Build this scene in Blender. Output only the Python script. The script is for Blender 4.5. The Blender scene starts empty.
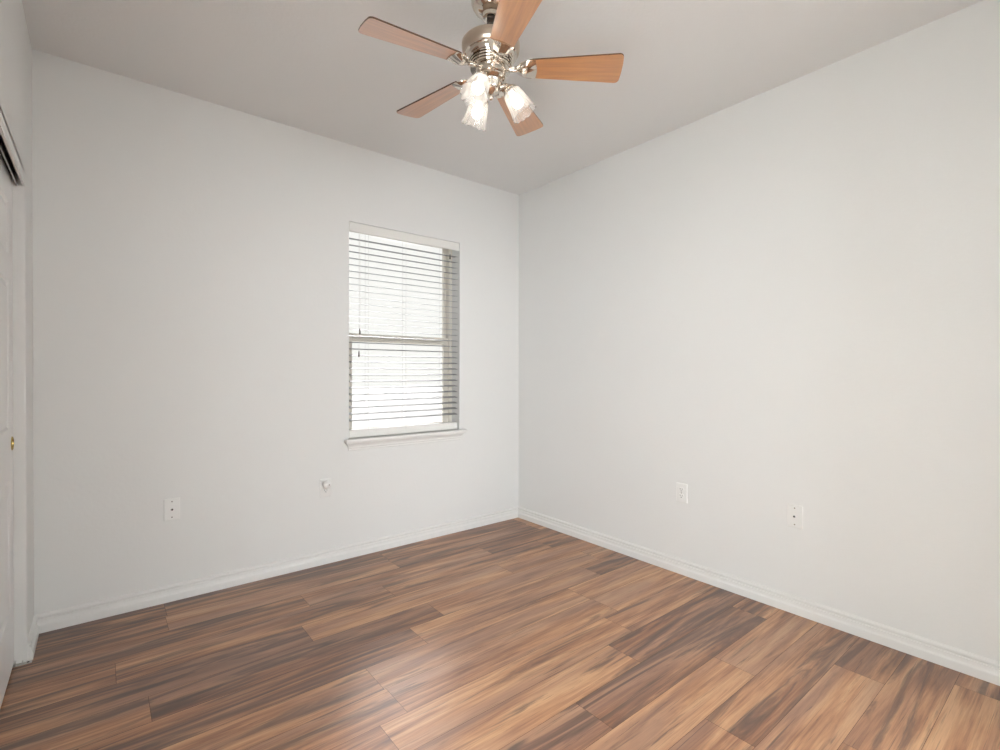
import bpy, bmesh, math, random
from mathutils import Vector, Matrix

PI = math.pi
scene = bpy.context.scene
COL = scene.collection
rng = random.Random(7)

# ------------------------------------------------------------------ camera
F_PX, YAW, PITCH, ROLL = 494.90, 0.68020, -0.00630, 0.00217
CAM = Vector((-2.7773, -3.1806, 1.2356))
fw = Vector((math.sin(YAW) * math.cos(PITCH), math.cos(YAW) * math.cos(PITCH), math.sin(PITCH)))
rt = Vector((math.cos(YAW), -math.sin(YAW), 0))
up = rt.cross(fw)
r2 = rt * math.cos(ROLL) + up * math.sin(ROLL)
u2 = up * math.cos(ROLL) - rt * math.sin(ROLL)
cam_data = bpy.data.cameras.new('camera')
cam_data.sensor_fit = 'HORIZONTAL'
cam_data.sensor_width = 36.0
cam_data.lens = 36.0 * F_PX / 1000.0
cam_data.clip_start = 0.02
cam = bpy.data.objects.new('camera', cam_data)
M = Matrix((r2, u2, -fw)).transposed().to_4x4()
M.translation = CAM
cam.matrix_world = M
COL.objects.link(cam)
scene.camera = cam

# ------------------------------------------------------------------ light and exposure
SKY_LOW, SKY_HIGH, SUN_HAZE = 1.05, 5.0, 23.0   # hazy sky: horizon, upper sky, the glow of the veiled sun
BULB_STRENGTH = 4.5     # each of the three fan bulbs
HALL_SIDE_FILL = 215.0      # unseen fill panel in the hallway, added to brighten the right wall
HALL_TOP_FILL = 285.0          # unseen downward fill in that hallway, added for its bounce light
SITTING_FILL = 138.0   # unseen fill panel behind the camera, added to brighten the back wall
SKY_SCALE = 1.0
world = bpy.data.worlds.new('sky')
scene.world = world
world.use_nodes = True
bg = world.node_tree.nodes['Background']
bg.inputs[1].default_value = SKY_SCALE
_nt = world.node_tree
_tc = _nt.nodes.new('ShaderNodeTexCoord')
_sp = _nt.nodes.new('ShaderNodeSeparateXYZ')
_mr = _nt.nodes.new('ShaderNodeMapRange')
_mr.inputs[1].default_value, _mr.inputs[2].default_value = 0.35, 0.60     # sine of the elevation
_mx = _nt.nodes.new('ShaderNodeMix')
_mx.data_type = 'RGBA'
_mx.inputs[6].default_value = (SKY_LOW, SKY_LOW, SKY_LOW * 0.985, 1)
_mx.inputs[7].default_value = (SKY_HIGH * 0.96, SKY_HIGH * 0.97, SKY_HIGH, 1)
_nt.links.new(_tc.outputs['Generated'], _sp.inputs[0])
_nt.links.new(_sp.outputs[2], _mr.inputs[0])
_nt.links.new(_mr.outputs[0], _mx.inputs[0])
_az, _el = math.radians(30), math.radians(33)
_dp = _nt.nodes.new('ShaderNodeVectorMath')
_dp.operation = 'DOT_PRODUCT'
_dp.inputs[1].default_value = (math.sin(_az) * math.cos(_el), math.cos(_az) * math.cos(_el), math.sin(_el))
_nt.links.new(_tc.outputs['Generated'], _dp.inputs[0])
_gl = _nt.nodes.new('ShaderNodeMapRange')
_gl.interpolation_type = 'SMOOTHSTEP'
_gl.inputs[1].default_value, _gl.inputs[2].default_value = 0.945, 0.985
_nt.links.new(_dp.outputs['Value'], _gl.inputs[0])
_m2 = _nt.nodes.new('ShaderNodeMix')
_m2.data_type = 'RGBA'
_m2.inputs[7].default_value = (SUN_HAZE * 0.99, SUN_HAZE * 0.97, SUN_HAZE, 1)
_nt.links.new(_gl.outputs[0], _m2.inputs[0])
_nt.links.new(_mx.outputs[2], _m2.inputs[6])
_nt.links.new(_m2.outputs[2], bg.inputs[0])
vs = scene.view_settings
vs.view_transform = 'Standard'
vs.look = 'None'
vs.exposure = 0.0
vs.gamma = 1.0
vs.use_curve_mapping = False

# room (metres): the far corner stands at the origin, the room lies in -x, -y
H, W, D = 2.74, 3.0195, 3.30
WX0, WX1, WZ0, WZ1 = -1.492, -0.608, 0.787, 2.232     # window opening
JY, JZ = -0.2945, 2.012                                # closet jamb and head
CY1 = -2.14                                            # near end of the closet opening
EY0, EY1, EZ = -3.26, -2.40, 2.05                       # unseen entry doorway beside the camera, placed to let the fill in

pl = bpy.data.lights.new('window_portal', 'AREA')
pl.shape = 'RECTANGLE'
pl.size = WX1 - WX0
pl.size_y = WZ1 - WZ0
pl.cycles.is_portal = True
po = bpy.data.objects.new('window_portal', pl)
po.location = ((WX0 + WX1) / 2, 0.19, (WZ0 + WZ1) / 2)
po.rotation_euler = (-PI / 2, 0, 0)
COL.objects.link(po)

hl = bpy.data.lights.new('hallway_side_fill', 'AREA')       # added fill light, shining in through the entry doorway
hl.shape = 'RECTANGLE'
hl.size, hl.size_y = 1.50, 2.00
hl.energy = HALL_SIDE_FILL
hl.color = (0.89, 0.945, 1.0)
ho = bpy.data.objects.new('hallway_side_fill', hl)
ho.location = (-5.06, -4.70, 1.55)
ho.rotation_euler = (0, -PI / 2, 0)
COL.objects.link(ho)
hc = bpy.data.lights.new('hallway_top_fill', 'AREA')  # added fill light, aimed down to bounce off the hallway
hc.shape = 'DISK'
hc.size = 0.35
hc.spread = math.radians(80)
hc.energy = HALL_TOP_FILL
hc.color = (0.89, 0.945, 1.0)
hco = bpy.data.objects.new('hallway_top_fill', hc)
hco.location = (-4.35, -3.2, 2.72)
COL.objects.link(hco)
sl = bpy.data.lights.new('sitting_area_fill', 'AREA')  # added fill light, shining in through the wide opening
sl.shape = 'RECTANGLE'
sl.size, sl.size_y = 2.6, 1.6
sl.energy = SITTING_FILL
sl.color = (0.89, 0.945, 1.0)
so = bpy.data.objects.new('sitting_area_fill', sl)
so.location = (-1.3, -6.55, 1.55)
so.rotation_euler = (PI / 2, 0, 0)
COL.objects.link(so)


# ------------------------------------------------------------------ materials
def srgb(r, g, b):
    def f(c):
        c /= 255.0
        return c / 12.92 if c <= 0.04045 else ((c + 0.055) / 1.055) ** 2.4
    return (f(r), f(g), f(b), 1)


def new_mat(name):
    m = bpy.data.materials.new(name)
    m.use_nodes = True
    nt = m.node_tree
    return m, nt, nt.nodes['Principled BSDF']


def N(nt, kind, **kw):
    n = nt.nodes.new(kind)
    for k, v in kw.items():
        setattr(n, k, v)
    return n


def plain(name, col, rough=0.5, metal=0.0, spec=0.5, bump=None, var=0.0, coat=0.0):
    m, nt, b = new_mat(name)
    b.inputs['Base Color'].default_value = col
    b.inputs['Roughness'].default_value = rough
    b.inputs['Metallic'].default_value = metal
    b.inputs['Specular IOR Level'].default_value = spec
    b.inputs['Coat Weight'].default_value = coat
    tc = N(nt, 'ShaderNodeTexCoord')
    if var:
        nz = N(nt, 'ShaderNodeTexNoise')
        nz.inputs['Scale'].default_value = 3.0
        nt.links.new(tc.outputs['Object'], nz.inputs['Vector'])
        mx = N(nt, 'ShaderNodeMix', data_type='RGBA')
        mx.inputs[6].default_value = tuple(c * (1 - var) for c in col[:3]) + (1,)
        mx.inputs[7].default_value = tuple(min(1, c * (1 + var)) for c in col[:3]) + (1,)
        nt.links.new(nz.outputs[0], mx.inputs[0])
        nt.links.new(mx.outputs[2], b.inputs['Base Color'])
    if bump:
        sc, st, dist = bump
        nz = N(nt, 'ShaderNodeTexNoise')
        nz.inputs['Scale'].default_value = sc
        nz.inputs['Detail'].default_value = 3.0
        nt.links.new(tc.outputs['Object'], nz.inputs['Vector'])
        bp = N(nt, 'ShaderNodeBump')
        bp.inputs['Strength'].default_value = st
        bp.inputs['Distance'].default_value = dist
        nt.links.new(nz.outputs[0], bp.inputs['Height'])
        nt.links.new(bp.outputs[0], b.inputs['Normal'])
    return m


M_WALL = plain('wall_paint', (0.795, 0.790, 0.765, 1), 0.7, spec=0.3, bump=(55, 0.12, 0.004), var=0.008)
M_CEIL = plain('ceiling_paint', (0.80, 0.795, 0.78, 1), 0.85, spec=0.2, bump=(70, 0.2, 0.005), var=0.008)
M_TRIM = plain('trim_paint', (0.82, 0.81, 0.78, 1), 0.3, spec=0.5)
M_DOOR = plain('door_paint', (0.82, 0.81, 0.79, 1), 0.3, spec=0.5)
M_VINYL = plain('window_vinyl', srgb(226, 220, 208), 0.4)
M_SLAT = plain('blind_slat', (0.30, 0.297, 0.29, 1), 0.45)  # white slats, base colour greyed to stand for their backlit shade
M_VALANCE = plain('blind_valance', (0.83, 0.815, 0.77, 1), 0.45)
M_CORD = plain('blind_cord', (0.72, 0.70, 0.66, 1), 0.8)
M_TASSEL = plain('tassel_brown', srgb(92, 84, 74), 0.5)
M_PLATE = plain('plate_plastic', (0.84, 0.83, 0.80, 1), 0.35)
M_SLOT = plain('dark_slot', (0.02, 0.018, 0.015, 1), 0.5)
M_SCREW = plain('screw_paint', srgb(150, 142, 132), 0.4, metal=0.3)
M_STEEL = plain('zinc_steel', (0.62, 0.61, 0.6, 1), 0.28, metal=1.0)
M_TRACKDARK = plain('track_dark', (0.03, 0.027, 0.025, 1), 0.45, metal=0.4)
M_BRASS = plain('brass', (0.55, 0.40, 0.12, 1), 0.25, metal=1.0)
M_NICKEL = plain('polished_nickel', (0.66, 0.60, 0.53, 1), 0.09, metal=1.0)
M_NICKEL_SATIN = plain('satin_nickel', (0.52, 0.43, 0.35, 1), 0.32, metal=1.0)
M_DARKMETAL = plain('dark_metal', (0.06, 0.05, 0.045, 1), 0.25, metal=0.9)
M_GROUND = plain('outdoor_ground', (0.21, 0.206, 0.2, 1), 0.9, var=0.05)
M_CLOSET = plain('closet_paint', (0.75, 0.73, 0.70, 1), 0.8)


def glass_pane():
    m, nt, b = new_mat('window_glass')
    nt.nodes.remove(b)
    out = nt.nodes['Material Output']
    tr = N(nt, 'ShaderNodeBsdfTransparent')
    tr.inputs[0].default_value = (0.98, 0.98, 0.97, 1)
    gl = N(nt, 'ShaderNodeBsdfGlossy')
    gl.inputs['Roughness'].default_value = 0.02
    fr = N(nt, 'ShaderNodeFresnel')
    fr.inputs[0].default_value = 1.45
    mx = N(nt, 'ShaderNodeMixShader')
    nt.links.new(fr.outputs[0], mx.inputs[0])
    nt.links.new(tr.outputs[0], mx.inputs[1])
    nt.links.new(gl.outputs[0], mx.inputs[2])
    nt.links.new(mx.outputs[0], out.inputs[0])
    return m


M_GLASS = glass_pane()


def shade_glass():
    m, nt, b = new_mat('pressed_glass')
    nt.nodes.remove(b)
    out = nt.nodes['Material Output']
    tr = N(nt, 'ShaderNodeBsdfTransparent')
    tr.inputs[0].default_value = (1, 0.985, 0.96, 1)
    tl = N(nt, 'ShaderNodeBsdfTranslucent')
    tl.inputs[0].default_value = (0.95, 0.93, 0.9, 1)
    df = N(nt, 'ShaderNodeBsdfDiffuse')
    df.inputs[0].default_value = (0.9, 0.88, 0.86, 1)
    gl = N(nt, 'ShaderNodeBsdfGlossy')
    gl.inputs['Roughness'].default_value = 0.08
    lw = N(nt, 'ShaderNodeLayerWeight')
    lw.inputs[0].default_value = 0.35
    m1 = N(nt, 'ShaderNodeMixShader')
    m1.inputs[0].default_value = 0.5
    nt.links.new(tl.outputs[0], m1.inputs[1])
    nt.links.new(df.outputs[0], m1.inputs[2])
    mp = N(nt, 'ShaderNodeMapRange')
    mp.inputs[3].default_value = 0.17
    mp.inputs[4].default_value = 0.62
    nt.links.new(lw.outputs['Facing'], mp.inputs[0])
    m2 = N(nt, 'ShaderNodeMixShader')
    nt.links.new(mp.outputs[0], m2.inputs[0])
    nt.links.new(tr.outputs[0], m2.inputs[1])
    nt.links.new(m1.outputs[0], m2.inputs[2])
    lw2 = N(nt, 'ShaderNodeLayerWeight')
    lw2.inputs[0].default_value = 0.5
    pw = N(nt, 'ShaderNodeMath', operation='POWER')
    pw.inputs[1].default_value = 4.0
    nt.links.new(lw2.outputs['Facing'], pw.inputs[0])
    fr = N(nt, 'ShaderNodeMapRange')
    fr.inputs[3].default_value = 0.04
    fr.inputs[4].default_value = 0.35
    nt.links.new(pw.outputs[0], fr.inputs[0])
    m3 = N(nt, 'ShaderNodeMixShader')
    nt.links.new(fr.outputs[0], m3.inputs[0])
    nt.links.new(m2.outputs[0], m3.inputs[1])
    nt.links.new(gl.outputs[0], m3.inputs[2])
    nt.links.new(m3.outputs[0], out.inputs[0])
    return m


M_SHADE = shade_glass()


def bulb_mat():
    m, nt, b = new_mat('lit_bulb')
    nt.nodes.remove(b)
    em = N(nt, 'ShaderNodeEmission')
    em.inputs[0].default_value = (1.0, 0.96, 0.89, 1)
    em.inputs[1].default_value = BULB_STRENGTH
    nt.links.new(em.outputs[0], nt.nodes['Material Output'].inputs[0])
    return m


M_BULB = bulb_mat()


def ramp(nt, stops):
    r = N(nt, 'ShaderNodeValToRGB')
    e = r.color_ramp.elements
    while len(e) > 1:
        e.remove(e[-1])
    e[0].position, e[0].color = stops[0]
    for pos, c in stops[1:]:
        k = e.new(pos)
        k.color = c
    return r


def blade_wood():
    m, nt, b = new_mat('blade_wood')
    tc = N(nt, 'ShaderNodeTexCoord')
    mp = N(nt, 'ShaderNodeMapping')
    mp.inputs['Scale'].default_value = (2.5, 38, 38)
    nt.links.new(tc.outputs['Object'], mp.inputs[0])
    nz = N(nt, 'ShaderNodeTexNoise')
    nz.inputs['Scale'].default_value = 1.6
    nz.inputs['Detail'].default_value = 5
    nz.inputs['Distortion'].default_value = 0.5
    nt.links.new(mp.outputs[0], nz.inputs['Vector'])
    rp = ramp(nt, [(0.25, srgb(146, 92, 46)), (0.5, srgb(176, 116, 60)), (0.75, srgb(196, 138, 78))])
    nt.links.new(nz.outputs[0], rp.inputs[0])
    nt.links.new(rp.outputs[0], b.inputs['Base Color'])
    b.inputs['Roughness'].default_value = 0.35
    b.inputs['Coat Weight'].default_value = 1.0
    b.inputs['Coat IOR'].default_value = 2.5
    b.inputs['Coat Roughness'].default_value = 0.3
    return m


M_BLADE = blade_wood()
M_BLADE_EDGE = plain('blade_edge', srgb(84, 58, 38), 0.4)


def floor_wood():
    m, nt, b = new_mat('floor_laminate')
    L = nt.links.new
    tc = N(nt, 'ShaderNodeTexCoord')
    at = N(nt, 'ShaderNodeAttribute', attribute_name='plank')
    sep = N(nt, 'ShaderNodeSeparateColor')
    L(at.outputs['Color'], sep.inputs[0])
    cmb = N(nt, 'ShaderNodeCombineXYZ')
    s1 = N(nt, 'ShaderNodeMath', operation='MULTIPLY')
    s1.inputs[1].default_value = 37.0
    L(sep.outputs[1], s1.inputs[0])
    s2 = N(nt, 'ShaderNodeMath', operation='MULTIPLY')
    s2.inputs[1].default_value = 61.0
    L(sep.outputs[2], s2.inputs[0])
    L(s1.outputs[0], cmb.inputs[0])
    L(s2.outputs[0], cmb.inputs[1])
    add = N(nt, 'ShaderNodeVectorMath', operation='ADD')
    L(tc.outputs['Object'], add.inputs[0])
    L(cmb.outputs[0], add.inputs[1])

    def noise(scale, sc, det, dist, rough=0.55):
        mp = N(nt, 'ShaderNodeMapping')
        mp.inputs['Scale'].default_value = scale
        L(add.outputs[0], mp.inputs[0])
        n = N(nt, 'ShaderNodeTexNoise')
        n.inputs['Scale'].default_value = sc
        n.inputs['Detail'].default_value = det
        n.inputs['Roughness'].default_value = rough
        n.inputs['Distortion'].default_value = dist
        L(mp.outputs[0], n.inputs['Vector'])
        return n.outputs[0]

    def math_(op, a, c):
        n = N(nt, 'ShaderNodeMath', operation=op)
        for i, v in enumerate((a, c)):
            if isinstance(v, (int, float)):
                n.inputs[i].default_value = v
            else:
                L(v, n.inputs[i])
        return n.outputs[0]

    def mix(fac, a, c, mode='MIX'):
        n = N(nt, 'ShaderNodeMix', data_type='RGBA', blend_type=mode)
        for i, v in ((0, fac), (6, a), (7, c)):
            if isinstance(v, (int, float)):
                n.inputs[i].default_value = v
            elif isinstance(v, tuple):
                n.inputs[i].default_value = v
            else:
                L(v, n.inputs[i])
        return n.outputs[2]

    tone = math_('SUBTRACT', sep.outputs[0], 0.5)
    body = noise((1.1, 11.0, 1), 1.0, 4, 0.7)               # broad light and dark bands along the board
    streak = noise((1.7, 42.0, 1), 1.0, 6, 1.3, 0.65)       # feathered streaks
    fine = noise((7.0, 230.0, 1), 1.0, 3, 0.2, 0.6)         # pores
    v = math_('ADD', math_('MULTIPLY', body, 0.55), math_('MULTIPLY', streak, 0.45))
    v = math_('ADD', v, math_('MULTIPLY', tone, 0.10))
    rp = ramp(nt, [(0.36, srgb(114, 73, 48)), (0.45, srgb(154, 104, 71)), (0.53, srgb(187, 136, 96)), (0.62, srgb(208, 161, 118))])
    L(v, rp.inputs[0])
    c = rp.outputs[0]
    # greyer, rosier cast on part of the boards
    grey = noise((0.7, 6.0, 1), 1.0, 2, 0.4)
    gr = ramp(nt, [(0.47, (0, 0, 0, 1)), (0.62, (1, 1, 1, 1))])
    L(grey, gr.inputs[0])
    c = mix(math_('MULTIPLY', gr.outputs[0], 0.5), c, srgb(152, 118, 100))
    # dark heartwood patches with feathered edges
    hw = noise((1.0, 13.0, 1), 1.0, 5, 1.5, 0.6)
    hw = math_('ADD', math_('ADD', math_('MULTIPLY', hw, 0.8), math_('MULTIPLY', streak, 0.2)), math_('MULTIPLY', tone, -0.19))
    hr = ramp(nt, [(0.51, (0, 0, 0, 1)), (0.575, (0.62, 0.62, 0.62, 1)), (0.68, (1, 1, 1, 1))])
    L(hw, hr.inputs[0])
    c = mix(math_('MULTIPLY', hr.outputs[0], 0.95), c, srgb(76, 52, 44))
    # thin mineral lines
    dk = noise((1.5, 75.0, 1), 1.0, 4, 2.2, 0.6)
    dr = ramp(nt, [(0.60, (0, 0, 0, 1)), (0.68, (1, 1, 1, 1))])
    L(dk, dr.inputs[0])
    c = mix(math_('MULTIPLY', dr.outputs[0], 0.7), c, srgb(70, 48, 40))
    # the odd small knot
    kn = N(nt, 'ShaderNodeTexVoronoi')
    kmp = N(nt, 'ShaderNodeMapping')
    kmp.inputs['Scale'].default_value = (2.2, 6.0, 1)
    L(add.outputs[0], kmp.inputs[0])
    L(kmp.outputs[0], kn.inputs['Vector'])
    kn.inputs['Scale'].default_value = 1.0
    kr = ramp(nt, [(0.05, (1, 1, 1, 1)), (0.13, (0, 0, 0, 1))])
    L(kn.outputs['Distance'], kr.inputs[0])
    kc = N(nt, 'ShaderNodeSeparateColor')
    L(kn.outputs['Color'], kc.inputs[0])
    kon = math_('GREATER_THAN', kc.outputs[0], 0.72)
    c = mix(math_('MULTIPLY', math_('MULTIPLY', kr.outputs[0], kon), 0.5), c, srgb(70, 52, 46))
    fr = ramp(nt, [(0.3, (0.74, 0.71, 0.69, 1)), (0.52, (1, 1, 1, 1))])
    L(fine, fr.inputs[0])
    c = mix(0.6, c, fr.outputs[0], 'MULTIPLY')
    L(c, b.inputs['Base Color'])
    rr = math_('ADD', math_('MULTIPLY', fine, 0.10), 0.29)
    L(rr, b.inputs['Roughness'])
    b.inputs['Specular IOR Level'].default_value = 1.0
    bp = N(nt, 'ShaderNodeBump')
    bp.inputs['Strength'].default_value = 0.08
    bp.inputs['Distance'].default_value = 0.002
    L(fine, bp.inputs['Height'])
    L(bp.outputs[0], b.inputs['Normal'])
    return m


M_FLOOR = floor_wood()
M_SEAM = plain('floor_seam', srgb(84, 60, 46), 0.5)


# ------------------------------------------------------------------ mesh helpers
def tag(o, label=None, cat=None, group=None, kind=None):
    if label:
        o['label'] = label
    if cat:
        o['category'] = cat
    if group:
        o['group'] = group
    if kind:
        o['kind'] = kind
    return o


def obj(name, bm, mat, parent=None, smooth=None, mats=None):
    bmesh.ops.recalc_face_normals(bm, faces=bm.faces)
    me = bpy.data.meshes.new(name)
    bm.to_mesh(me)
    bm.free()
    for mm in ([mat] if mats is None else mats):
        me.materials.append(mm)
    if smooth is not None:
        me.polygons.foreach_set('use_smooth', [True] * len(me.polygons))
        me.set_sharp_from_angle(angle=math.radians(smooth))
    o = bpy.data.objects.new(name, me)
    COL.objects.link(o)
    if parent:
        o.parent = parent
    return o


def empty(name, loc=(0, 0, 0), kind=None):
    o = bpy.data.objects.new(name, None)
    o.location = loc
    o.empty_display_size = 0.05
    COL.objects.link(o)
    if kind:
        o['kind'] = kind
    return o


def add_box(bm, x0, x1, y0, y1, z0, z1, bevel=0.0, seg=2, mat=None):
    r = bmesh.ops.create_cube(bm, size=1.0)
    vs_ = r['verts']
    for v in vs_:
        v.co = Vector(((x0 + x1) / 2 + v.co.x * (x1 - x0), (y0 + y1) / 2 + v.co.y * (y1 - y0), (z0 + z1) / 2 + v.co.z * (z1 - z0)))
    if bevel:
        es = list({e for v in vs_ for e in v.link_edges})
        bmesh.ops.bevel(bm, geom=es, offset=bevel, segments=seg, affect='EDGES', profile=0.5)


def box(x0, x1, y0, y1, z0, z1, bevel=0.0, seg=2):
    bm = bmesh.new()
    add_box(bm, x0, x1, y0, y1, z0, z1, bevel, seg)
    return bm


def add_rings(bm, rings, closed=True, caps=(True, True)):
    """skin a list of vertex rings (lists of Vector)"""
    vr = [[bm.verts.new(p) for p in r] for r in rings]
    n = len(rings[0])
    for a, c in zip(vr[:-1], vr[1:]):
        for i in range(n if closed else n - 1):
            j = (i + 1) % n
            bm.faces.new((a[i], a[j], c[j], c[i]))
    if closed:
        if caps[0]:
            bm.faces.new(vr[0][::-1])
        if caps[1]:
            bm.faces.new(vr[-1])
    return vr


def add_lathe(bm, prof, seg=48, mtx=None, caps=(True, True)):
    rings = []
    for r, z in prof:
        ring = []
        for i in range(seg):
            a = 2 * PI * i / seg
            v = Vector((max(r, 1e-4) * math.cos(a), max(r, 1e-4) * math.sin(a), z))
            ring.append(mtx @ v if mtx else v)
        rings.append(ring)
    add_rings(bm, rings, True, caps)


def lathe(prof, seg=48, mtx=None, caps=(True, True)):
    bm = bmesh.new()
    add_lathe(bm, prof, seg, mtx, caps)
    return bm


def frame_from(axis):
    a = Vector(axis).normalized()
    t = Vector((0, 0, 1)) if abs(a.z) < 0.9 else Vector((1, 0, 0))
    x = t.cross(a).normalized()
    y = a.cross(x)
    return Matrix((x, y, a)).transposed().to_4x4()


def add_tube(bm, pts, rad, seg=10):
    pts = [Vector(p) for p in pts]
    rings = []
    for i, p in enumerate(pts):
        d = (pts[min(i + 1, len(pts) - 1)] - pts[max(i - 1, 0)]).normalized()
        m = frame_from(d)
        r = rad[i] if isinstance(rad, (list, tuple)) else rad
        rings.append([p + (m @ Vector((r * math.cos(2 * PI * k / seg), r * math.sin(2 * PI * k / seg), 0))) for k in range(seg)])
    # keep the rings from twisting
    for a, c in zip(rings[:-1], rings[1:]):
        best = min(range(seg), key=lambda s: sum((a[k] - c[(k + s) % seg]).length for k in range(seg)))
        c[:] = c[best:] + c[:best]
    add_rings(bm, rings)


def add_profile_run(bm, prof, A, B, nrm):
    """extrude a (depth, height) profile from A to B, depth along nrm; profile closed against the wall"""
    A, B, nrm = Vector(A), Vector(B), Vector(nrm)
    pts = [(0, prof[0][1])] + list(prof) + [(0, prof[-1][1])]
    pts = [q for i, q in enumerate(pts) if i == 0 or q != pts[i - 1]]
    ra = [A + nrm * d + Vector((0, 0, z)) for d, z in pts]
    rb = [B + nrm * d + Vector((0, 0, z)) for d, z in pts]
    add_rings(bm, [ra, rb])


# ------------------------------------------------------------------ structure
def build_floor():
    bm = bmesh.new()
    lay = bm.loops.layers.float_color.new('plank')
    pw, y0 = 0.1735, -0.02
    X0, X1 = -3.76, 0.0
    joints = {0: -1.30, 1: -2.523, 2: -1.918, 3: -2.729, 4: -2.019, 5: -1.4215, 6: -1.620, 7: -1.920, 8: -1.912, 9: -0.805, 10: -0.990,
              11: -1.398, 12: -0.705, 13: -1.10, 14: -0.360, 15: -0.85, 16: -0.1425}
    # how dark (0) or light (1) the boards of a row are, from left to right at the joint
    tones = {0: (.25, .35), 1: (.18, .8), 2: (.35, .65), 3: (.4, .42), 4: (.2, .85), 5: (.3, .6), 6: (.3, .6), 7: (.55, .7), 8: (.45, .7),
             9: (.7, .6), 10: (.7, .12), 11: (.6, .18), 12: (.8, .85), 13: (.6, .5), 14: (.85, .25), 15: (.6, .6), 16: (.9, .3)}
    g = 0.0007
    rnd = random.Random(21)

    def quad(xa, xb, ya, yb, z, col, mi):
        f = bm.faces.new([bm.verts.new((x, y, z)) for x, y in ((xa, ya), (xb, ya), (xb, yb), (xa, yb))])
        f.material_index = mi
        for l in f.loops:
            l[lay] = col
    quad(X0, X1, -4.6, 0.0, -0.0006, (0.5, 0, 0, 1), 1)
    k = -1
    while True:
        yt = min(y0 - k * pw, 0.0)
        yb = y0 - (k + 1) * pw
        if yt < -4.6:
            break
        yb = max(yb, -4.6)
        start = joints.get(k, X0 + rnd.uniform(0.1, 1.2))
        xs = [start]
        while xs[-1] + 1.215 < X1:
            xs.append(xs[-1] + 1.215)
        while xs[0] - 1.215 > X0:
            xs.insert(0, xs[0] - 1.215)
        xs = [X0] + xs + [X1]
        for a, c in zip(xs[:-1], xs[1:]):
            if c - a < 0.004:
                continue
            col = [rnd.random(), rnd.random(), rnd.random(), 1]
            if k in tones:
                if abs(c - start) < 0.01:
                    col[0] = tones[k][0]
                elif abs(a - start) < 0.01:
                    col[0] = tones[k][1]
            quad(a + g, c - g, yb + g, yt - g, 0.0, col, 0)
        k += 1
    # a slab below so that the floor has thickness
    add_box(bm, X0, X1, -4.6, 0.0, -0.12, -0.001)
    for f in bm.faces:
        if f.calc_center_median().z < -0.0005:
            f.material_index = 1
    o = obj('floor', bm, None, mats=[M_FLOOR, M_SEAM])
    return tag(o, kind='structure')


build_floor()
tag(obj('floor_hallway', box(-5.12, -3.145, -6.1, -2.3, 0.0002, 0.008), plain('hallway_tile', (0.74, 0.72, 0.69, 1), 0.5, var=0.03)), kind='structure')

T = 0.2
bm = bmesh.new()
add_box(bm, -W - 0.12, WX0, 0, T, 0, H)
add_box(bm, WX1, 0.12, 0, T, 0, H)
add_box(bm, WX0, WX1, 0, T, 0, WZ0)
add_box(bm, WX0, WX1, 0, T, WZ1, H)
tag(obj('wall_back', bm, M_WALL), kind='structure')
tag(obj('wall_right', box(0, 0.12, -D, 0, 0, H), M_WALL), kind='structure')
bm = bmesh.new()
add_box(bm, -W - 0.12, -W, JY, 0, 0, H, 0.006, 3)
add_box(bm, -W - 0.12, -W, CY1, JY + 0.01, JZ + 0.05, H)
add_box(bm, -W - 0.008, -W, CY1, JY + 0.01, JZ, JZ + 0.06)
add_box(bm, -W - 0.12, -W, EY1, CY1, 0, H, 0.006, 3)
add_box(bm, -W - 0.12, -W, -D, EY0, 0, H)
add_box(bm, -W - 0.12, -W, EY0 - 0.01, EY1 + 0.01, EZ, H)
tag(obj('wall_left', bm, M_WALL), kind='structure')
OX0, OX1, OZ = -2.05, -0.55, 2.10          # unseen wide opening to the sitting area, added to let fill light through
bm = bmesh.new()
add_box(bm, -W - 0.12, OX0, -D - 0.12, -D, 0, H)
add_box(bm, OX1, 0.12, -D - 0.12, -D, 0, H)
add_box(bm, OX0, OX1, -D - 0.12, -D, OZ, H)
tag(obj('wall_front', bm, M_WALL), kind='structure')
bm = bmesh.new()
add_box(bm, 0.12, 0.24, -6.6, -D - 0.12, 0, H)
add_box(bm, -3.02, -2.90, -6.6, -D - 0.12, 0, H)
add_box(bm, -3.02, -2.62, -6.6, -6.48, 0, H)
add_box(bm, 0.02, 0.24, -6.6, -6.48, 0, H)
add_box(bm, -2.62, 0.02, -6.6, -6.48, 0, 0.74)
add_box(bm, -2.62, 0.02, -6.6, -6.48, 2.36, H)
tag(obj('wall_sitting', bm, M_WALL), kind='structure')
tag(obj('floor_sitting', box(-3.02, 0.24, -6.6, -4.6, -0.12, 0.0), plain('sitting_tile', (0.55, 0.50, 0.45, 1), 0.5, var=0.03)), kind='structure')
bm = bmesh.new()
add_box(bm, -5.12, -5.0, -3.68, -2.26, 0, H)
add_box(bm, -5.12, -5.0, -6.0, -5.72, 0, H)
add_box(bm, -5.12, -5.0, -5.72, -3.68, 0, 0.78)
add_box(bm, -5.12, -5.0, -5.72, -3.68, 2.32, H)
add_box(bm, -5.12, -W - 0.12, -2.38, -2.26, 0, H)
add_box(bm, -5.12, -W - 0.12, -6.12, -6.0, 0, H)
add_box(bm, -W - 0.14, -W, -6.12, -D - 0.12, 0, H)
tag(obj('wall_hallway', bm, M_WALL), kind='structure')
tag(obj('ceiling', box(-5.12, 0.24, -6.6, T, H, H + 0.12), M_CEIL), kind='structure')
bm = bmesh.new()
add_box(bm, -3.80, -3.72, -2.3, T, 0, H)
add_box(bm, -3.72, -W - 0.12, -0.1, T, 0, H)
add_box(bm, -3.72, -W - 0.12, -2.26, -2.2, 0, H)
tag(obj('wall_closet', bm, M_CLOSET), kind='structure')
tag(obj('ground', box(-25, 22, T, 40, -0.35, -0.2), M_GROUND), kind='structure')

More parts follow.
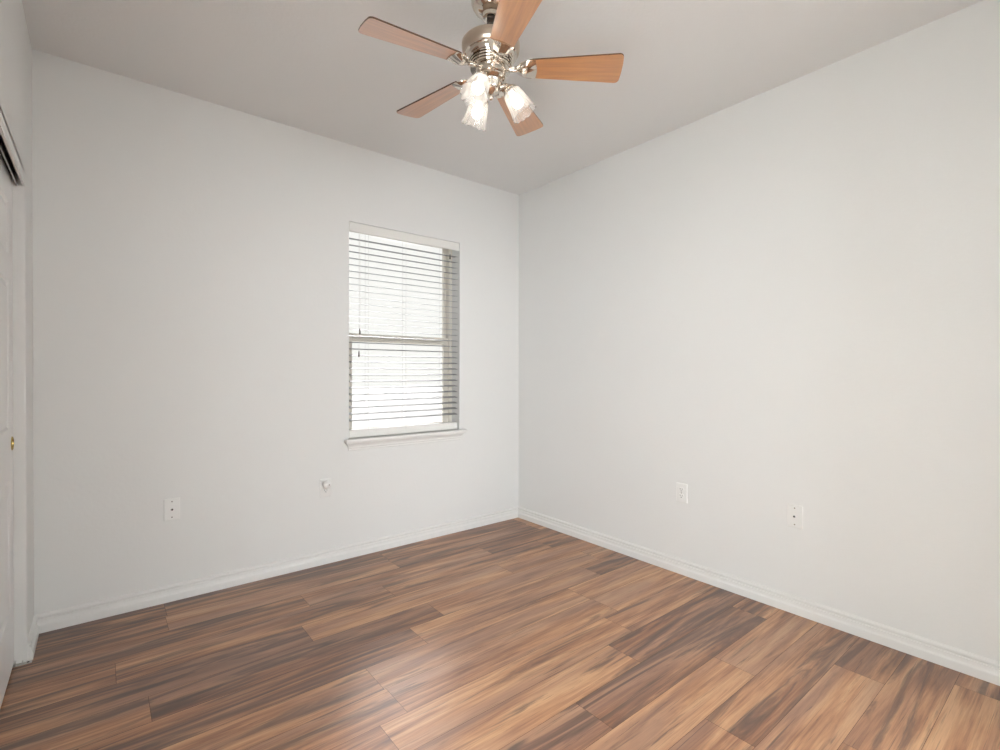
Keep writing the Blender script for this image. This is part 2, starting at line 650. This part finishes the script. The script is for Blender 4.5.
BASE = [(0.018, 0.0), (0.018, 0.034), (0.0165, 0.038), (0.0120, 0.043), (0.0105, 0.050), (0.0098, 0.060), (0.0050, 0.0625), (0.0050, 0.0675),
        (0.0110, 0.0695), (0.0130, 0.074), (0.0120, 0.080), (0.0080, 0.084), (0.003, 0.0865), (0.0, 0.087)]
bm = bmesh.new()
add_profile_run(bm, BASE, (-W, 0, 0), (0, 0, 0), (0, -1, 0))
tag(obj('baseboard_back', bm, M_TRIM), kind='structure')
bm = bmesh.new()
add_profile_run(bm, BASE, (0, 0, 0), (0, -D, 0), (-1, 0, 0))
tag(obj('baseboard_right', bm, M_TRIM), kind='structure')
bm = bmesh.new()
add_profile_run(bm, BASE, (-W, 0, 0), (-W, JY + 0.008, 0), (1, 0, 0))
tag(obj('baseboard_left', bm, M_TRIM), kind='structure')


# ------------------------------------------------------------------ window
def frame_bm(x0, x1, z0, z1, y0, y1, wl, wr, wb, wt, bev=0.004):
    bm = bmesh.new()
    add_box(bm, x0, x0 + wl, y0, y1, z0, z1, bev)
    add_box(bm, x1 - wr, x1, y0, y1, z0, z1, bev)
    add_box(bm, x0 + wl - 0.001, x1 - wr + 0.001, y0, y1, z0, z0 + wb, bev)
    add_box(bm, x0 + wl - 0.001, x1 - wr + 0.001, y0, y1, z1 - wt, z1, bev)
    return bm


win = empty('window_1', ((WX0 + WX1) / 2, 0.1, WZ0), 'structure')


def wchild(name, bm, mat, parent=win, smooth=None):
    base = Vector(win.location)
    for v in bm.verts:
        v.co -= base
    return obj(name, bm, mat, parent, smooth)


wchild('window_frame', frame_bm(WX0, WX1, WZ0, WZ1, 0.105, 0.19, 0.03, 0.03, 0.022, 0.007, 0.003), M_VINYL)
MR = 1.475
us = wchild('upper_sash', frame_bm(WX0 + 0.028, WX1 - 0.028, MR - 0.028, WZ1 - 0.005, 0.148, 0.176, 0.024, 0.024, 0.05, 0.014), M_VINYL)
wchild('pane', box(WX0 + 0.05, WX1 - 0.05, 0.160, 0.163, MR + 0.018, WZ1 - 0.017), M_GLASS, us)
ls = wchild('lower_sash', frame_bm(WX0 + 0.028, WX1 - 0.028, WZ0 + 0.020, MR + 0.026, 0.115, 0.144, 0.042, 0.042, 0.036, 0.046), M_VINYL)
wchild('pane', box(WX0 + 0.068, WX1 - 0.068, 0.128, 0.131, WZ0 + 0.054, MR - 0.018), M_GLASS, ls)
# stool with horns past the opening, and the moulded apron under it
bm = bmesh.new()
add_box(bm, WX0 + 0.0005, WX1 - 0.0005, -0.002, 0.112, WZ0 - 0.0195, WZ0 + 0.0015)
add_box(bm, WX0 - 0.034, WX1 + 0.040, -0.046, -0.0002, WZ0 - 0.020, WZ0 + 0.001, 0.005, 3)
wchild('stool', bm, M_TRIM, smooth=35)
ap = [(0.030, -0.020), (0.030, -0.026), (0.027, -0.030), (0.022, -0.033), (0.016, -0.041), (0.012, -0.051), (0.0135, -0.053),
      (0.0135, -0.060), (0.009, -0.064), (0.011, -0.074), (0.006, -0.077), (0.0005, -0.078)]
rings = []
for d, z in ap:
    a0, a1 = WX0 + 0.004 - d, WX1 - 0.004 + d
    rings.append([Vector((a0, -0.0002, WZ0 + z)), Vector((a0, -d, WZ0 + z)), Vector((a1, -d, WZ0 + z)), Vector((a1, -0.0002, WZ0 + z))])
bm = bmesh.new()
add_rings(bm, rings)
wchild('apron', bm, M_TRIM)

# ------------------------------------------------------------------ blind
blind = empty('window_blind', ((WX0 + WX1) / 2, 0.034, WZ0 + 0.003))
tag(blind, 'white two inch slat blind hanging in the window opening with its slats open', 'window blind')


def bchild(name, bm, mat, parent=blind, smooth=None):
    base = Vector(blind.location)
    for v in bm.verts:
        v.co -= base
    return obj(name, bm, mat, parent, smooth)


BX0, BX1 = WX0 + 0.005, WX1 - 0.010
YB = 0.036
bchild('headrail', box(BX0 + 0.003, BX1 - 0.003, 0.014, 0.058, 2.188, WZ1 - 0.003), M_VALANCE)
bchild('valance', box(BX0 - 0.003, BX1 + 0.007, 0.002, 0.010, 2.170, 2.230, 0.002), M_VALANCE)
TILT = 0.12
z = 2.1275
slat0 = None
nslat = 0
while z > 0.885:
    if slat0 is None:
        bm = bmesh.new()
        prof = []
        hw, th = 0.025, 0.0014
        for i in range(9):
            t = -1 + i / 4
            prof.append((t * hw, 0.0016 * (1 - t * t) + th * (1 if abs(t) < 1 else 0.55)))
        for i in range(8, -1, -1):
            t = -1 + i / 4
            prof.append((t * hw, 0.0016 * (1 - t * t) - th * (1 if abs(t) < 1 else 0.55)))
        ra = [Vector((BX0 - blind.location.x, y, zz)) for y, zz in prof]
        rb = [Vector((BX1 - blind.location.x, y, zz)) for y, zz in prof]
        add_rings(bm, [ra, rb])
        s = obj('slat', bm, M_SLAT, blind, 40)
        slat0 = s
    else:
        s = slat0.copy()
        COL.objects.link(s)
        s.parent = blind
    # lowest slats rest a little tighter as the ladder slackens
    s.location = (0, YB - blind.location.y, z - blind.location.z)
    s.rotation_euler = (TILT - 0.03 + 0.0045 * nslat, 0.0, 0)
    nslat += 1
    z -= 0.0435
ZL = z + 0.0435
bchild('bottom_rail', box(BX0, BX1, YB - 0.026, YB + 0.026, WZ0 + 0.005, WZ0 + 0.058, 0.005), M_VALANCE)
for x in (-1.352, -1.066, -0.752):
    bm = bmesh.new()
    for yy in (YB - 0.026, YB + 0.026):
        add_tube(bm, [(x, yy, 2.18), (x, yy, WZ0 + 0.04)], 0.0009, 6)
    zz = 2.1275
    while zz > 0.885:
        add_tube(bm, [(x, YB - 0.026, zz - 0.004 - 0.0035), (x, YB + 0.026, zz - 0.004 + 0.0035)], 0.0006, 5)
        zz -= 0.0435
    bchild('ladder_cord', bm, M_CORD)


def cord(name, x, z_end, mat):
    bm = bmesh.new()
    add_tube(bm, [(x, 0.0045, 2.175), (x + 0.001, 0.0043, (2.175 + z_end) / 2), (x, 0.0045, z_end)], 0.0010, 6)
    c = bchild(name, bm, M_CORD)
    bm = lathe([(0.001, 0.014), (0.003, 0.012), (0.0042, 0.0), (0.0062, -0.018), (0.0055, -0.024), (0.001, -0.026)], 14,
               Matrix.Translation((x, 0.0045, z_end)))
    bchild('tassel', bm, mat, c, 40)


cord('tilt_cord', -1.415, 1.512, M_TASSEL)
cord('tilt_cord', -1.421, 1.360, M_TASSEL)
cord('lift_cord', -0.694, 2.120, M_TASSEL)
cord('lift_cord', -0.690, 1.428, M_CORD)


# ------------------------------------------------------------------ closet
def sliding_door(name, ya, yb, xf, pull_y):
    d = empty(name, (xf - 0.0175, (ya + yb) / 2, 0), 'structure')
    z0, z1 = 0.012, JZ + 0.022
    th = 0.035
    w = abs(yb - ya)
    st, mid = 0.105, 0.10
    pw_ = (w - 2 * st - mid) / 2
    ys = [0, st, st + pw_, st + pw_ + mid, w - st, w]
    zs = [z0, z0 + 0.24, 0.80, 1.00, 1.60, 1.70, z1 - 0.12, z1]
    bm = bmesh.new()
    grid = [[bm.verts.new((th / 2, -w / 2 + y, zz)) for y in ys] for zz in zs]
    cells = []
    for j in range(len(zs) - 1):
        for i in range(len(ys) - 1):
            f = bm.faces.new((grid[j][i], grid[j][i + 1], grid[j + 1][i + 1], grid[j + 1][i]))
            if i in (1, 3) and j in (1, 3, 5):
                cells.append(f)
    bm.normal_update()
    for th_, dp in ((0.004, 0.0), (0.012, -0.007), (0.012, 0.0), (0.028, 0.006)):
        bmesh.ops.inset_individual(bm, faces=cells, thickness=th_, depth=dp)
    # the sides and the back of the slab
    be = [e for e in bm.edges if len(e.link_faces) == 1]
    r = bmesh.ops.extrude_edge_only(bm, edges=be)
    nv = [v for v in r['geom'] if isinstance(v, bmesh.types.BMVert)]
    for v in nv:
        v.co.x = -th / 2
    bmesh.ops.contextual_create(bm, geom=[e for e in r['geom'] if isinstance(e, bmesh.types.BMEdge)])
    obj('panel', bm, M_DOOR, d)
    if pull_y is not None:
        m = Matrix.Translation((th / 2, pull_y - d.location.y, 0.936)) @ Matrix.Rotation(PI / 2, 4, 'Y')
        bm = lathe([(0.004, -0.012), (0.020, -0.010), (0.0215, 0.0), (0.0225, 0.0035), (0.026, 0.004), (0.0285, 0.002), (0.0285, -0.002)],
                   28, m)
        obj('finger_pull', bm, M_BRASS, d, 40)
    return d


XF = -W - 0.040
sliding_door('door_1', JY - 0.004, JY - 0.944, XF, JY - 0.034)
sliding_door('door_2', JY - 0.910, CY1 + 0.003, XF - 0.045, CY1 + 0.05)

bm = bmesh.new()
xa = -W - 0.0090
add_box(bm, -W - 0.118, xa, CY1 + 0.002, JY - 0.002, JZ + 0.044, JZ + 0.049)      # web
add_box(bm, xa - 0.003, xa, CY1 + 0.002, JY - 0.002, JZ + 0.010, JZ + 0.044)      # front flange
add_box(bm, -W - 0.118, -W - 0.115, CY1 + 0.002, JY - 0.002, JZ + 0.010, JZ + 0.044)
tr = empty('trim_1', (-W - 0.06, JY - 0.5, JZ + 0.03), 'structure')
for v in bm.verts:
    v.co -= Vector(tr.location)
obj('track_channel', bm, M_TRACKDARK, tr)
bm = box(xa - 0.0175, xa - 0.0135, CY1 + 0.002, JY - 0.002, JZ - 0.001, JZ + 0.044)
for v in bm.verts:
    v.co -= Vector(tr.location)
obj('track_lip', bm, M_STEEL, tr)

bm = bmesh.new()
gx, gy = -W - 0.020, JY - 0.006
add_box(bm, -0.030, 0.036, -0.014, 0.010, 0.0, 0.003, 0.0008, 1)
add_box(bm, -0.0150, -0.0125, -0.012, 0.008, 0.0025, 0.020, 0.0005, 1)
add_box(bm, 0.006, 0.0085, -0.012, 0.008, 0.0025, 0.014, 0.0005, 1)
o = empty('floor_guide', (gx, gy, 0.0))
tag(o, 'small metal sliding door guide screwed to the floor at the closet jamb', 'door guide')
obj('bracket', bm, M_STEEL, o)
obj('screw', lathe([(0.0045, 0.003), (0.004, 0.0045), (0.001, 0.005)], 12, Matrix.Translation((0.024, -0.002, 0))), M_TRACKDARK, o)


# ------------------------------------------------------------------ wall plates
def wall_root(name, p, nrm, label, cat, group=None):
    """root whose local +z points out of the wall and local +y is up"""
    n = Vector(nrm)
    y = Vector((0, 0, 1))
    x = y.cross(n)
    m = Matrix((x, y, n)).transposed().to_4x4()
    m.translation = Vector(p)
    o = empty(name)
    o.matrix_world = m
    return tag(o, label, cat, group)


def plate_bm(w, h):
    rings = []
    for (dw, zz) in ((0.0, 0.0), (0.0, 0.0045), (0.0014, 0.0058), (0.0045, 0.0064)):
        a, b_ = w / 2 - dw, h / 2 - dw
        r = 0.004
        ring = []
        for cx, cy, t0 in ((a - r, b_ - r, 0), (-a + r, b_ - r, PI / 2), (-a + r, -b_ + r, PI), (a - r, -b_ + r, 1.5 * PI)):
            for k in range(4):
                t = t0 + k * PI / 6
                ring.append(Vector((cx + r * math.cos(t), cy + r * math.sin(t), zz)))
        rings.append(ring)
    bm = bmesh.new()
    add_rings(bm, rings)
    return bm


def screw(parent, x, y, z=0.006):
    obj('screw', lathe([(0.0036, z - 0.001), (0.0036, z + 0.0006), (0.002, z + 0.0012), (0.0005, z + 0.0013)], 14, Matrix.Translation((x, y, 0))),
        M_SCREW, parent, 40)


def cable_plate(p, nrm, label):
    o = wall_root('cable_plate', p, nrm, label, 'wall plate')
    obj('cover_plate', plate_bm(0.074, 0.118), M_PLATE, o, 40)
    j = obj('coax_jack', lathe([(0.0078, 0.005), (0.0078, 0.0085), (0.0062, 0.009), (0.005, 0.009), (0.0048, 0.013), (0.0035, 0.0132)], 6), M_STEEL, o)
    obj('jack_hole', lathe([(0.0046, 0.0125), (0.0046, 0.0138), (0.003, 0.0140)], 18), M_SLOT, j)
    screw(o, 0, 0.042)
    screw(o, 0, -0.042)
    return o


def outlet(p, nrm, label):
    o = wall_root('wall_outlet', p, nrm, label, 'outlet')
    obj('cover_plate', plate_bm(0.073, 0.117), M_PLATE, o, 40)
    for s in (1, -1):
        cy = s * 0.0195
        bm = bmesh.new()
        rings = []
        for zz, k in ((0.005, 1.0), (0.0078, 1.0), (0.0084, 0.96)):
            ring = []
            for i in range(32):
                a = 2 * PI * i / 32
                x = 0.0172 * k * math.cos(a)
                y = max(-0.0142 * k, min(0.0142 * k, 0.0172 * k * math.sin(a)))
                ring.append(Vector((x, cy + y, zz)))
            rings.append(ring)
        add_rings(bm, rings)
        f = obj('receptacle_face', bm, M_PLATE, o, 40)
        bm = bmesh.new()
        add_box(bm, -0.0082, -0.0060, cy + 0.0005, cy + 0.0090, 0.0080, 0.0088)
        add_box(bm, 0.0060, 0.0080, cy + 0.0012, cy + 0.0082, 0.0080, 0.0088)
        add_lathe(bm, [(0.0028, 0.0080), (0.0028, 0.0088)], 14, Matrix.Translation((0, cy - 0.0068, 0)))
        obj('slots', bm, M_SLOT, f)
    screw(o, 0, 0)
    return o


cable_plate((-2.4765, -0.0003, 0.492), (0, -1, 0), 'white cable jack wall plate near the closet, left of the window')
cable_plate((-0.0003, -2.1615, 0.4975), (-1, 0, 0), 'white cable jack wall plate on the right wall, nearer than the outlet')
outlet((-1.649, -0.0003, 0.488), (0, -1, 0), 'white wall outlet below the window with a plug-in in its upper socket')
outlet((-0.0003, -1.526, 0.496), (-1, 0, 0), 'white duplex outlet with both sockets empty on the right wall')

o = wall_root('plug_in_adapter', (-1.647, -0.0092, 0.5105), (0, -1, 0), 'round white plug-in pushed into the upper socket of the outlet below the window',
              'plug-in')
obj('body', lathe([(0.016, 0.0), (0.024, 0.003), (0.0275, 0.012), (0.0268, 0.022), (0.022, 0.031), (0.013, 0.036), (0.002, 0.0375)], 32), M_PLATE, o, 50)
obj('knob', lathe([(0.009, 0.033), (0.009, 0.043), (0.007, 0.046), (0.002, 0.0465)], 20, Matrix.Translation((0.004, 0.004, 0))), M_PLATE, o, 40)
obj('button', lathe([(0.0035, 0.046), (0.0035, 0.0475), (0.002, 0.048)], 12, Matrix.Translation((0.004, 0.004, 0))), M_SCREW, o, 40)

# ------------------------------------------------------------------ ceiling fan
FX, FY = -1.558, -1.611
fan = empty('ceiling_fan', (FX, FY, H))
tag(fan, 'five blade ceiling fan with polished nickel motor and three lit glass shades', 'ceiling fan')


def fz(prof):
    return [(r, zz - H) for r, zz in prof]


def fobj(name, bm, mat, parent=fan, smooth=40, **kw):
    return obj(name, bm, mat, parent, smooth, **kw)


fobj('canopy', lathe(fz([(0.074, H - 0.0002), (0.080, 2.734), (0.081, 2.726), (0.079, 2.722), (0.079, 2.706), (0.076, 2.697), (0.066, 2.680), (0.050, 2.668),
                         (0.036, 2.662), (0.034, 2.656), (0.034, 2.648), (0.030, 2.645), (0.020, 2.644)]), 56), M_NICKEL)
fobj('downrod', lathe(fz([(0.017, 2.70), (0.017, 2.615), (0.024, 2.612), (0.024, 2.598), (0.030, 2.594), (0.030, 2.560)]), 28), M_DARKMETAL)
fobj('motor_housing', lathe(fz([(0.030, 2.572), (0.060, 2.566), (0.096, 2.556), (0.111, 2.549), (0.1165, 2.542), (0.1165, 2.532), (0.1135, 2.514), (0.108, 2.503),
                                (0.105, 2.501)]), 64), M_NICKEL_SATIN)
fobj('motor_band', lathe(fz([(0.100, 2.504), (0.105, 2.502), (0.105, 2.497), (0.100, 2.494), (0.098, 2.486), (0.094, 2.478), (0.090, 2.475)]), 64), M_NICKEL)
vent = [(0.082, 2.482)]
zz = 2.478
for i in range(4):
    vent += [(0.088 - i * 0.002, zz), (0.089 - i * 0.002, zz - 0.003), (0.087 - i * 0.002, zz - 0.006), (0.081 - i * 0.002, zz - 0.0065), (0.081 - i * 0.002, zz - 0.009)]
    zz -= 0.0098
vent += [(0.06, 2.438)]
fobj('vent_rings', lathe(fz(vent), 56), M_NICKEL)
fobj('switch_housing', lathe(fz([(0.058, 2.442), (0.062, 2.438), (0.0625, 2.432), (0.060, 2.428), (0.060, 2.412), (0.0625, 2.409), (0.0625, 2.403), (0.058, 2.398),
                                 (0.048, 2.394)]), 48), M_NICKEL)
fobj('light_fitter', lathe(fz([(0.048, 2.396), (0.047, 2.388), (0.040, 2.380), (0.034, 2.366), (0.036, 2.360), (0.030, 2.352), (0.016, 2.346), (0.010, 2.340),
                               (0.011, 2.334), (0.009, 2.327), (0.004, 2.322), (0.0006, 2.321)]), 40), M_NICKEL)

PHI0, BE, DR = -0.7373, -0.2046, 0.033
ZB = 2.448 - H
R0, R1, HW0, HW1 = 0.150, 0.515, 0.0455, 0.0704


def blade_mtx(a):
    e = Vector((math.cos(a), math.sin(a), -DR))
    n = Vector((-math.sin(a) * math.cos(BE), math.cos(a) * math.cos(BE), math.sin(BE)))
    t = e.cross(n)
    m = Matrix((e, n, t)).transposed().to_4x4()
    m.translation = Vector((0, 0, ZB))
    return m


def blade_bm():
    pts = []
    pts.append((R0 + 0.004, -HW0 + 0.004))
    pts.append((R0 + 0.02, -HW0))

    def corner(cx, cy, r, t0):
        for k in range(7):
            t = t0 + k * PI / 12
            pts.append((cx + r * math.cos(t), cy + r * math.sin(t)))
    rc = 0.017
    corner(R1 - rc, -HW1 + rc, rc, -PI / 2)
    pts.append((R1 + 0.0025, -HW1 * 0.35))
    pts.append((R1 + 0.0025, HW1 * 0.35))
    corner(R1 - rc, HW1 - rc, rc, 0)
    pts.append((R0 + 0.02, HW0))
    pts.append((R0 + 0.004, HW0 - 0.004))
    bm = bmesh.new()
    add_rings(bm, [[Vector((x, y, -0.003)) for x, y in pts], [Vector((x, y, 0.003)) for x, y in pts]])
    for f in bm.faces:
        f.material_index = 1 if len(f.verts) == 4 else 0
    return bm


def lerp_tab(tab, x):
    for (a, fa), (b_, fb) in zip(tab[:-1], tab[1:]):
        if x <= b_:
            t = (x - a) / (b_ - a)
            return fa + (fb - fa) * t
    return tab[-1][1]


def iron_bm():
    """shell shaped blade iron: a narrow neck opening into a domed, ridged fan under the blade root"""
    tab = [(0.074, 0.013), (0.092, 0.011), (0.104, 0.016), (0.116, 0.029), (0.130, 0.040), (0.146, 0.0455), (0.162, 0.0475), (0.178, 0.0475)]
    dome = [(0.074, 0.006), (0.092, 0.007), (0.110, 0.013), (0.128, 0.019), (0.146, 0.019), (0.162, 0.013), (0.178, 0.006)]
    n = 16
    rings = []
    NR = 22
    for i in range(NR + 1):
        r = 0.074 + (0.178 - 0.074) * i / NR
        h = lerp_tab(tab, r)
        dm = lerp_tab(dome, r)
        low, top = [], []
        for k in range(n + 1):
            t = -1 + 2 * k / n
            end = 0.006 * (math.cos(t * PI * 1.0) * 0.5 + 0.5) * max(0, (r - 0.15) / 0.028)      # wavy outer edge
            ridge = 0.0016 * math.cos(t * PI * 3) * min(1, max(0, (r - 0.10) / 0.03))
            low.append(Vector((r + end, t * h, -0.0034 - max(0.0006, dm * (1 - abs(t) ** 2.4) + ridge * (1 - abs(t))))))
            top.append(Vector((r + end, t * h, -0.0031)))
        rings.append(low + top[::-1])
    bm = bmesh.new()
    add_rings(bm, rings)
    # the neck that climbs to the motor
    add_tube(bm, [(0.060, 0, 0.002), (0.074, 0, -0.004), (0.090, 0, -0.007), (0.104, 0, -0.008)], [0.010, 0.010, 0.0095, 0.008], 12)
    return bm


bl0 = ir0 = None
for k in range(5):
    m = blade_mtx(PHI0 + k * math.radians(72))
    if bl0 is None:
        b_ = bl0 = fobj('blade', blade_bm(), None, mats=[M_BLADE, M_BLADE_EDGE], smooth=30)
        i_ = ir0 = fobj('blade_iron', iron_bm(), M_NICKEL, parent=b_, smooth=50)
    else:
        b_ = bl0.copy()
        COL.objects.link(b_)
        b_.parent = fan
        i_ = ir0.copy()
        COL.objects.link(i_)
        i_.parent = b_
    b_.matrix_local = m

# light arms with shades and bulbs
def shade_bm():
    prof = [(0.027, 0.000), (0.030, 0.004), (0.034, 0.014), (0.038, 0.030), (0.041, 0.050), (0.0435, 0.070), (0.047, 0.090), (0.0505, 0.104), (0.053, 0.112)]
    seg, fl = 96, 12
    bm = bmesh.new()
    outer, inner = [], []
    for j, (r, s) in enumerate(prof):
        amp = 0.0026 * min(1, j / 2)
        ro, ri = [], []
        for i in range(seg):
            a = 2 * PI * i / seg
            w = abs(math.cos(fl * a / 2))
            rr = r + amp * (w - 0.5) * 1.6
            sc = s - (0.006 * (1 - w) ** 1.5 if j == len(prof) - 1 else (0.003 * (1 - w) ** 1.5 if j == len(prof) - 2 else 0))
            ro.append(Vector((rr * math.cos(a), rr * math.sin(a), sc)))
            ri.append(Vector(((r - 0.003) * math.cos(a), (r - 0.003) * math.sin(a), sc)))
        outer.append(ro)
        inner.append(ri)
    rings = outer + inner[::-1]
    add_rings(bm, rings, True, (False, False))
    vs_ = list(bm.verts)
    n = seg
    last = vs_[-n:]
    first = vs_[:n]
    for i in range(n):
        j = (i + 1) % n
        bm.faces.new((last[i], last[j], first[j], first[i]))
    return bm


A0, A1, A2 = None, None, None
TILT_L = math.radians(33)
for k in range(3):
    a = math.radians(204.6 + 120 * k)
    d = Vector((math.cos(a), math.sin(a), 0))
    axis = (d * math.sin(TILT_L) + Vector((0, 0, -1)) * math.cos(TILT_L)).normalized()
    neck = d * 0.076 + Vector((0, 0, 2.366 - H))
    bm = bmesh.new()
    pts = [d * 0.036 + Vector((0, 0, 2.374 - H)), d * 0.050 + Vector((0, 0, 2.381 - H)), d * 0.062 + Vector((0, 0, 2.383 - H)), neck - axis * 0.006]
    add_tube(bm, pts, [0.009, 0.0085, 0.0085, 0.012], 14)
    mt = Matrix.Translation(neck) @ frame_from(axis)
    add_lathe(bm, [(0.010, -0.014), (0.018, -0.012), (0.027, -0.004), (0.031, 0.004), (0.0325, 0.012), (0.031, 0.014), (0.026, 0.010), (0.012, 0.008)], 32, mt)
    arm = fobj('light_arm', bm, M_NICKEL)
    if A1 is None:
        A1 = sh = fobj('glass_shade', shade_bm(), M_SHADE, parent=arm, smooth=50)
        A2 = bu = fobj('bulb', lathe([(0.010, 0.010), (0.012, 0.022), (0.017, 0.034), (0.0225, 0.046), (0.0245, 0.057), (0.022, 0.068), (0.015, 0.077), (0.006, 0.081),
                                      (0.0006, 0.0815)], 24), M_BULB, parent=arm, smooth=60)
    else:
        sh = A1.copy()
        COL.objects.link(sh)
        bu = A2.copy()
        COL.objects.link(bu)
        sh.parent = arm
        bu.parent = arm
    sh.matrix_local = mt
    bu.matrix_local = mt
